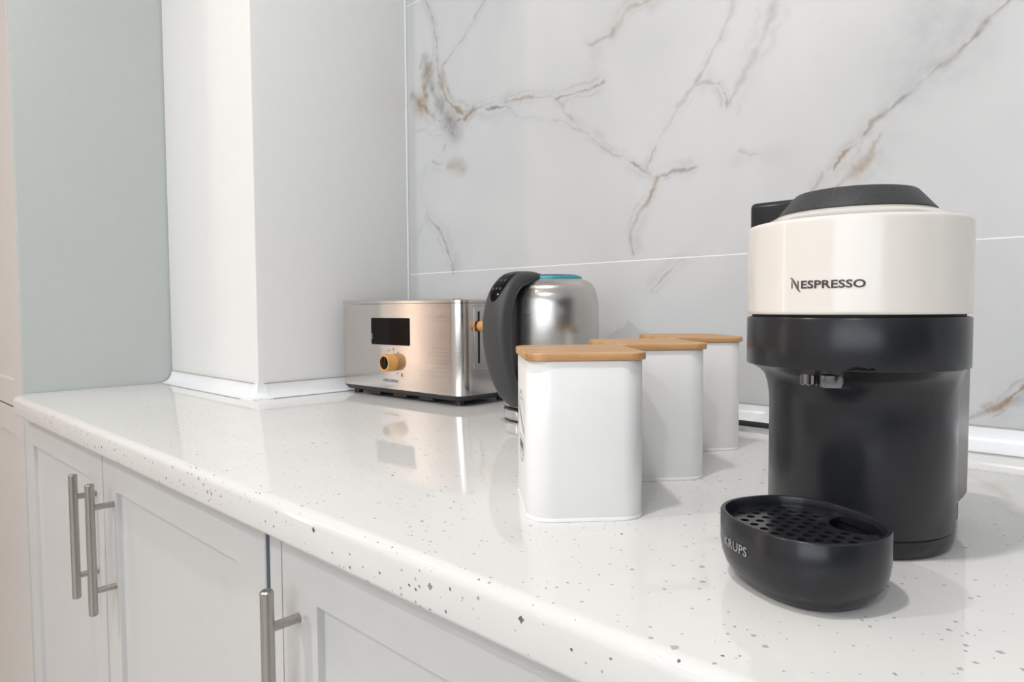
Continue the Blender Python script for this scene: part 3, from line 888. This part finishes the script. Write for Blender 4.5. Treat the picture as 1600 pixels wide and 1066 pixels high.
def kettle():
    hd = Vector((-.0255, -.9995, 0)).normalized()
    t = thing('kettle', 'brushed steel electric kettle with a thick dark grey handle and cyan rimmed lid', 'kettle', (KX, KY, CT + .0205), 0)
    o = .0205
    prof = [(.066, 0), (.0685, .001), (.0692, .004), (.0692, .135), (.0688, .146), (.0672, .157), (.0640, .167), (.0590, .1745), (.0520, .1790), (.0460, .1805)]
    lathe('body', prof, MAT['steel_v'], t, n=80)
    ld = lathe('lid', [(.0455, .1806), (.0455, .1835), (.0445, .1845), (.030, .1855), (.0, .1857)], MAT['cyan'], t)
    lathe('lid_cap', [(.040, .1852), (.038, .1862), (.0, .1866)], MAT['kettle_grip'], ld)
    ux = Vector((-hd.y, hd.x, 0))
    # mounting strip that hugs the body below the grip
    rings = []
    for z, rr in [(.012, .0695), (.02, .0725), (.08, .0725), (.13, .0725), (.150, .0715), (.164, .067), (.174, .061)]:
        row = []
        for i in range(9):
            a = (i / 8 - .5) * .36
            d = hd * math.cos(a) + ux * math.sin(a)
            e = rr - .002 * abs(i / 4 - 1) ** 3
            row.append(tuple(d * e + Vector((0, 0, z))))
        for i in reversed(range(9)):
            a = (i / 8 - .5) * .36
            d = hd * math.cos(a) + ux * math.sin(a)
            row.append(tuple(d * (rr - .009) + Vector((0, 0, z))))
        rings.append(row)
    me = loft_me('handle_mount', rings)
    link('handle_mount', me, MAT['black'], t); shade(me, 45)
    # the grip
    path = [(.030, .180), (.050, .1815), (.077, .176), (.097, .156), (.1070, .122), (.1065, .088), (.099, .056), (.086, .028), (.068, .010)]
    wid = [.018, .0185, .0195, .0205, .021, .0205, .019, .017, .015]
    thk = [.006, .009, .0115, .0125, .0125, .0120, .0115, .011, .010]
    P = smooth_path([(a, 0, b) for a, b in path], 6)
    n = len(P)
    rings = []
    for i, p in enumerate(P):
        f = i / (n - 1) * (len(path) - 1)
        k = min(int(f), len(path) - 2)
        u = f - k
        w = wid[k] * (1 - u) + wid[k + 1] * u
        th = thk[k] * (1 - u) + thk[k + 1] * u
        tg = (P[min(i + 1, n - 1)] - P[max(i - 1, 0)]).normalized()
        nr = Vector((tg.z, 0, -tg.x))
        row = []
        for q in superell(w, th, 0, 3.0, 28):
            c = Vector((p.x, 0, p.z)) + nr * q[1]
            row.append(tuple(hd * c.x + ux * q[0] + Vector((0, 0, c.z))))
        rings.append(row)
    me = loft_me('handle', rings)
    bm = bmesh.new(); bm.from_mesh(me); bmesh.ops.recalc_face_normals(bm, faces=bm.faces[:]); bm.to_mesh(me); bm.free()
    hnd = link('handle', me, MAT['kettle_grip'], t); shade(me, 60)
    # touch panel with small teal icons on the shoulder of the grip
    def on_grip(s, v, lift):
        f = s * (n - 1)
        k = min(int(f), n - 2)
        p = P[k].lerp(P[k + 1], f - k)
        tg = (P[k + 1] - P[k]).normalized()
        nr = Vector((tg.z, 0, -tg.x))
        if nr.x < 0 and nr.z < 0:
            nr = -nr
        out = nr if nr.dot(Vector((1, 0, 1))) > 0 else -nr
        kk = s * (len(path) - 1)
        k2 = min(int(kk), len(path) - 2)
        th = thk[k2] * (1 - (kk - k2)) + thk[k2 + 1] * (kk - k2)
        w = wid[k2] * (1 - (kk - k2)) + wid[k2 + 1] * (kk - k2)
        y = th * (1 - min(abs(v) / w, .98) ** 3) ** (1 / 3)
        c = p + out * (y + lift)
        return hd * c.x + ux * v + Vector((0, 0, c.z))
    rows = []
    for i in range(13):
        s = .20 + .22 * i / 12
        hw = .0125 * math.sqrt(max(.05, 1 - (abs(i / 6 - 1)) ** 2.6))
        rows.append([tuple(on_grip(s, hw * (j / 4 - 1), .0005)) for j in range(9)])
    pm = loft_me('touch_panel', rows, False, False, False)
    tp = link('touch_panel', pm, MAT['gloss_black'], hnd); shade(pm, 60)
    for i in range(3):
        for j in range(3):
            s = .255 + .05 * i
            v = -.008 + .0065 * j
            vs = [on_grip(s + ds, v + dv, .0009) for ds, dv in ((0, 0), (.014, 0), (.014, .0024), (0, .0024))]
            link('panel_icon', pydata('panel_icon', vs, [(0, 1, 2, 3)]), MAT['icon'], tp)
    # pouring lip on the far side
    sp = [(-hd * r_ + ux * w_ + Vector((0, 0, z_))) for r_, w_, z_ in ((.050, -.016, .176), (.050, .016, .176), (.066, 0, .1815), (.058, -.013, .150), (.058, .013, .150), (.068, 0, .150))]
    me = pydata('spout', sp, [(0, 2, 1), (0, 3, 5, 2), (2, 5, 4, 1), (3, 4, 5), (0, 1, 4, 3)])
    link('spout', me, MAT['steel_v'], t)
kettle()

# ------------------------------------------------------------------ canisters
def canister(label, loc, rot):
    s, tt, r, H, lt = .090, .110, .019, .1205, .0062
    t = thing('storage_canister', label, 'canister', (loc[0], loc[1], CT), rot, 'white canisters with bamboo lids')
    me = loft_me('body', [rrect(s - .001, tt - .001, r, .0025, 9), rrect(s, tt, r, .0035, 9), rrect(s, tt, r, H - .001, 9), rrect(s - .001, tt - .001, r, H, 9)])
    b = link('body', me, MAT['white_tin'], t); shade(me, 40)
    me = loft_me('base_rim', [rrect(s + .0005, tt + .0005, r, 0, 9), rrect(s + .0014, tt + .0014, r + .0006, .0005, 9), rrect(s + .0014, tt + .0014, r + .0006, .0016, 9), rrect(s, tt, r, .0030, 9)])
    link('base_rim', me, MAT['white_tin'], t); shade(me, 40)
    e = .0014
    me = loft_me('lid', [rrect(s + .002, tt + .002, r * .8, H + .0003, 9), rrect(s + .003, tt + .003, r * .8, H + .0008, 9), rrect(s + .003, tt + .003, r * .8, H + lt - e * .6, 9), rrect(s + .003 - e, tt + .003 - e, r * .8, H + lt, 9)])
    l = link('lid', me, MAT['bamboo'], t); shade(me, 40)
    l['label'] = 'bamboo lid'
    # printed round emblem on the side
    x = -s / 2 - .0002
    mes = []
    def annulus(r0, r1, n=48, cz=.064):
        v, f = [], []
        for i in range(n):
            a = 2 * math.pi * i / n
            v += [(x, r0 * math.cos(a), cz + r0 * math.sin(a)), (x, r1 * math.cos(a), cz + r1 * math.sin(a))]
        for i in range(n):
            j = (i + 1) % n
            f.append((2 * i, 2 * j, 2 * j + 1, 2 * i + 1))
        return pydata('e', v, f)
    mes.append(annulus(.0285, .0291))
    for i in range(60):                       # ring of dots
        a = 2 * math.pi * i / 60
        y, z = .0272 * math.cos(a), .064 + .0272 * math.sin(a)
        mes.append(pydata('e', [(x, y - .0004, z - .0004), (x, y + .0004, z - .0004), (x, y + .0004, z + .0004), (x, y - .0004, z + .0004)], [(0, 1, 2, 3)]))
    for (y0, z0, y1, z1, w) in ((.020, .078, -.024, .062, .0007), (.022, .075, -.022, .059, .0004), (-.016, .055, .016, .055, .0003), (-.016, .042, .016, .042, .0003),
                                (-.016, .042, -.016, .055, .0003), (.016, .042, .016, .055, .0003), (-.012, .086, .012, .086, .0004)):
        dv = Vector((0, y1 - y0, z1 - z0)).normalized()
        nv = Vector((0, -dv.z, dv.y)) * w
        a, c = Vector((x, y0, z0)), Vector((x, y1, z1))
        mes.append(pydata('e', [a - nv, c - nv, c + nv, a + nv], [(0, 1, 2, 3)]))
    for i in range(5):
        y = -.012 + i * .006
        mes.append(pydata('e', [(x, y - .0016, .045), (x, y + .0016, .045), (x, y + .0016, .052), (x, y - .0016, .052)], [(0, 1, 2, 3)]))
    em = join_me('printed_emblem', mes)
    link('printed_emblem', em, MAT['print_grey'], b)
canister('white square tin canister with bamboo lid, foremost of three, showing its round printed emblem', (-.349, .439), .834)
canister('white square tin canister with bamboo lid, middle of the row of three', (-.374, .579), .869)
canister('white square tin canister with bamboo lid, last of three, next to the tiled wall', (-.408, .725), .872)

# ------------------------------------------------------------------ coffee machine
BX, BY = -.155, .513
def machine():
    t = thing('coffee_machine', 'capsule coffee machine with pearl white head and matt black body', 'coffee machine', (BX, BY, CT))
    hx, hy = .001, -.019                # axis of the head relative to the body
    nseg = 112
    def hring(r, z, rib=0.0):
        out = []
        for i in range(nseg):
            a = 2 * math.pi * i / nseg
            nx_, ny_ = math.cos(a), math.sin(a)
            k = max(0.0, min(1.0, .15 + .9 * (nx_ * .9 + .35)))
            rr = r + rib * k
            out.append((hx + rr * nx_, hy + rr * ny_, z))
        return out
    rings = [hring(.0655, .1548), hring(.0672, .1550), hring(.0678, .1558)]
    z = .1570
    i = 0
    while z < .2110:
        rings.append(hring(.0680, z, -.00016 if i % 2 else 0))
        z += .00065
        i += 1
    rings += [hring(.0680, .2118), hring(.0677, .2132), hring(.0668, .2142), hring(.0650, .2147), hring(.0595, .2155), hring(.0520, .2190), hring(.0480, .2212), hring(.046, .2214)]
    me = loft_me('head', rings)
    head = link('head', me, MAT['pearl'], t); shade(me, 30)
    head['label'] = 'pearl white ribbed head'
    lid = lathe('lid', [(.0478, .2213), (.0482, .2220), (.0376, .2345), (.0362, .2354), (.0340, .2358), (.0, .2362)], MAT['lid_grey'], t, (hx, hy), 80)
    # locking lever block at the side of the head
    lb = box_me('locking_lever', -.0890, -.0505, .016, .046, .196, .2425, .004, 3)
    link('locking_lever', lb, MAT['charcoal'], t); shade(lb, 40)
    # vent holes
    mes = []
    for c in range(3):
        for r_ in range(15):
            a = math.radians(-64 - c * 5)
            zz = .1575 + r_ * .00155
            p = Vector((hx + .06815 * math.sin(a), hy - .06815 * math.cos(a), zz))
            tx = Vector((math.cos(a), math.sin(a), 0)) * .0005
            tz = Vector((0, 0, .0003))
            mes.append(pydata('v', [p - tx - tz, p + tx - tz, p + tx + tz, p - tx + tz], [(0, 1, 2, 3)]))
    link('vent_holes', join_me('vent_holes', mes), MAT['seal'], head)
    # lettering wrapped round the head
    cap = text_me('x', 'ESPRESSO', .0066, .0001, .00016)
    xs = [v.co.x for v in cap.vertices]
    ys = [v.co.y for v in cap.vertices]
    x0, x1, y1 = min(xs), max(xs), max(ys)
    W, cw = .0434, .0362
    map_me(cap, lambda c: Vector((W / 2 - cw + (c.x - x0) / (x1 - x0) * cw, c.y / y1 * .0047, c.z)))
    def poly(pts):
        n = len(pts)
        return pydata('n', [(a, b, 0) for a, b in pts], [tuple(range(n))])
    nx0 = -W / 2
    def quadstrip(up, lo):
        v = [(a, b, 0.0001) for a, b in up] + [(a, b, 0.0001) for a, b in lo]
        n = len(up)
        return pydata('n', v, [(i, i + 1, n + i + 1, n + i) for i in range(n - 1)])
    stem = poly([(nx0 + .0007, 0), (nx0 + .0016, 0), (nx0 + .0016, .0038), (nx0 + .0007, .0050)])
    stem2 = poly([(nx0 + .0048, .0002), (nx0 + .0057, -.0004), (nx0 + .0057, .0047), (nx0 + .0048, .0047)])
    sw = [(-.0006, .0066), (.0008, .0058), (.0020, .0040), (.0032, .0018), (.0044, -.0004), (.0058, -.0018), (.0072, -.0024)]
    sl = [(-.0006, .0066), (.0012, .0066), (.0031, .0046), (.0045, .0022), (.0054, .0002), (.0062, -.0010), (.0072, -.0024)]
    swoosh = quadstrip([(nx0 + a, b) for a, b in sl], [(nx0 + a, b) for a, b in sw])
    logo = join_me('brand_lettering', [cap, stem, stem2, swoosh])
    a0 = math.radians(4.5)
    def wrap(c):
        a = a0 + c.x / .068
        rr = .0682 + abs(c.z)
        return Vector((hx + rr * math.sin(a), hy - rr * math.cos(a), .1711 + c.y))
    map_me(logo, wrap)
    link('brand_lettering', logo, MAT['logo_brown'], head)
    # collar below the head
    lathe('seam', [(.0645, .1534), (.0645, .1549)], MAT['seam'], t, (hx, hy), 80)
    lathe('collar', [(.0660, .1210), (.0676, .1212), (.0679, .1220), (.0679, .1520), (.0674, .1530), (.0655, .1534)], MAT['charcoal'], t, (hx, hy), 96)
    mes = []
    rg = random.Random(4)
    for (aa, zz, w_, h_) in ((17.0, .1224, .0026, .0006), (19.5, .1233, .0022, .0011), (22.5, .1228, .0024, .0009), (26.5, .1229, .0017, .0008), (24.5, .1224, .0014, .0005)):
        c = math.radians(aa)
        pts = []
        for i in range(10):
            q = 2 * math.pi * i / 10
            k = .7 + .5 * rg.random()
            a = c + w_ * k * math.cos(q) / .068
            pts.append((hx + .06805 * math.sin(a), hy - .06805 * math.cos(a), zz + h_ * k * math.sin(q)))
        mes.append(pydata('s', pts, [tuple(range(10))]))
    link('wet_smudge', join_me('wet_smudge', mes), MAT['gloss_black'], t)
    # body: the round shaft under the overhanging head
    prof = [(.0660, .1211, 0.0), (.0650, .1195, .18), (.0632, .1165, .55), (.0613, .112, .82), (.0600, .105, .94), (.0592, .096, 1.0), (.0590, .088, 1.0), (.0590, .0135, 1.0), (.0586, .0130, 1.0)]
    rings = []
    for r, z, s in prof:
        rings.append(ring(hx * (1 - s), hy * (1 - s), r, z, 96))
    me = loft_me('body', rings)
    bm = bmesh.new(); bm.from_mesh(me); bmesh.ops.recalc_face_normals(bm, faces=bm.faces[:]); bm.to_mesh(me); bm.free()
    link('body', me, MAT['charcoal'], t); shade(me, 50)
    lathe('base_ring', [(.0535, .0), (.0565, .0012), (.0583, .0045), (.0588, .0080), (.0588, .0122), (.0580, .0128)], MAT['charcoal'], t, n=96)
    # back column with smoked water tank
    tk = loft_me('water_tank', [rrect(.098, .110, .026, .020, 9, .002, .040), rrect(.102, .114, .028, .024, 9, .002, .040), rrect(.102, .114, .028, .150, 9, .002, .040), rrect(.096, .108, .026, .153, 9, .002, .040)])
    link('water_tank', tk, MAT['tank'], t); shade(tk, 40)
    for x in (-.036, .040):
        box('foot', (x - .006, .005, 0), (x + .006, .032, .014), MAT['black'], t, bev=.001)
        box('foot', (x - .006, .062, 0), (x + .006, .082, .021), MAT['black'], t, bev=.001)
    # coffee spout with its ribbed collar
    nz = lathe('spout', [(.0075, .1170), (.0075, .1120), (.0068, .1095), (.0040, .1090), (.0036, .1110)], MAT['dark_chrome'], t, (.0045, -.068), 28)
    rr = []
    for z, q in ((.118, 1), (.1105, 1), (.1098, .9)):
        rr.append([(-.0095 + (.0052 + (.0006 if i % 2 else 0)) * q * math.cos(2 * math.pi * i / 24), -.0665 + (.0052 + (.0006 if i % 2 else 0)) * q * math.sin(2 * math.pi * i / 24), z) for i in range(24)])
    me = loft_me('spout_guard', rr)
    link('spout_guard', me, MAT['dark_chrome'], t)
machine()

cord = tube_me('power_cord', smooth_path([(-.150, .609, CT + .035), (-.155, .660, CT + .012), (-.20, .815, CT + .0042), (-.27, .862, CT + .0042), (-.38, .8705, CT + .0042), (-.47, .8715, CT + .0042), (-.58, .868, CT + .0042)]), .0036, 10)
tag(link('power_cord', cord, MAT['black'], None, True), 'black power cord lying along the white wall trim behind the coffee machine', 'cord')

# ------------------------------------------------------------------ drip tray
def drip_tray():
    t = thing('drip_tray', 'black oval drip tray with a perforated grille, set in front of the coffee machine', 'drip tray', (-.1476, .3918, CT), math.radians(-28))
    a, b, H = .0466, .0398, .0400
    outer = [(.0130, .0), (.0105, .0008), (.0065, .0045), (.0030, .0100), (.0008, .0165), (.0, .0230), (.0, .0390), (.0006, .0398), (.0016, .0400), (.0026, .0396), (.0030, .0380), (.0032, .0100), (.0060, .0060)]
    me = loft_me('body', [superell(a - i, b - i, z) for i, z in outer])
    bm = bmesh.new(); bm.from_mesh(me); bmesh.ops.recalc_face_normals(bm, faces=bm.faces[:]); bm.to_mesh(me); bm.free()
    bd = link('body', me, MAT['charcoal'], t); shade(me, 50)
    # grille: plate with real holes, cut once
    g = .0050
    plate = loft_me('grille', [superell(a - g, b - g, .0322), superell(a - g, b - g, .0340)])
    bm = bmesh.new(); bm.from_mesh(plate); bmesh.ops.recalc_face_normals(bm, faces=bm.faces[:]); bm.to_mesh(plate); bm.free()
    po = link('grille', plate, MAT['tray_black'], t)
    cut = bmesh.new()
    for j in range(-5, 6):
        for i in range(-6, 7):
            x = i * .0086 + (.0043 if j % 2 else 0)
            y = j * .0074
            if (abs(x) / (a - g - .0035)) ** 2.35 + (abs(y) / (b - g - .0035)) ** 2.35 > 1:
                continue
            if (x - .009) ** 2 + (y - .034) ** 2 < .0195 ** 2:
                continue
            bmesh.ops.create_cone(cut, cap_ends=True, segments=14, radius1=.0025, radius2=.0025, depth=.01,
                                  matrix=Matrix.Translation((x, y, .033)))
    bmesh.ops.create_cone(cut, cap_ends=True, segments=40, radius1=.0165, radius2=.0165, depth=.01, matrix=Matrix.Translation((.009, .0335, .033)))
    cm = bpy.data.meshes.new('cut')
    cut.to_mesh(cm)
    cut.free()
    co = link('cut', cm, None, t)
    md = po.modifiers.new('b', 'BOOLEAN')
    md.operation = 'DIFFERENCE'
    md.object = co
    md.solver = 'EXACT'
    bpy.context.view_layer.update()
    dg = bpy.context.evaluated_depsgraph_get()
    nm = bpy.data.meshes.new_from_object(po.evaluated_get(dg))
    po.modifiers.clear()
    po.data = nm
    nm.name = 'grille'
    if not nm.materials:
        nm.materials.append(MAT['tray_black'])
    bpy.data.objects.remove(co)
    rim = loft_me('inner_rim', [superell(a - .0034, b - .0034, .0315), superell(a - .0034, b - .0034, .0368), superell(a - .0044, b - .0044, .0370), superell(a - .0048, b - .0048, .0341), superell(a - .0048, b - .0048, .0315)], False, False)
    bm = bmesh.new(); bm.from_mesh(rim); bmesh.ops.recalc_face_normals(bm, faces=bm.faces[:]); bm.to_mesh(rim); bm.free()
    link('inner_rim', rim, MAT['tray_black'], t); shade(rim, 50)
    tm = text_me('brand_lettering', 'KRUPS', .0074, .0001, .00012, 1.05)
    xs = [v.co.x for v in tm.vertices]
    w = max(xs) - min(xs)
    def wrap(c):
        x = -.0075 + c.x * .0225 / w
        y = -b * (1 - (abs(x) / a) ** 2.35) ** (1 / 2.35)
        return Vector((x, y - .0003 - abs(c.z), .0225 + c.y))
    map_me(tm, wrap)
    link('brand_lettering', tm, MAT['logo_white'], bd)
drip_tray()
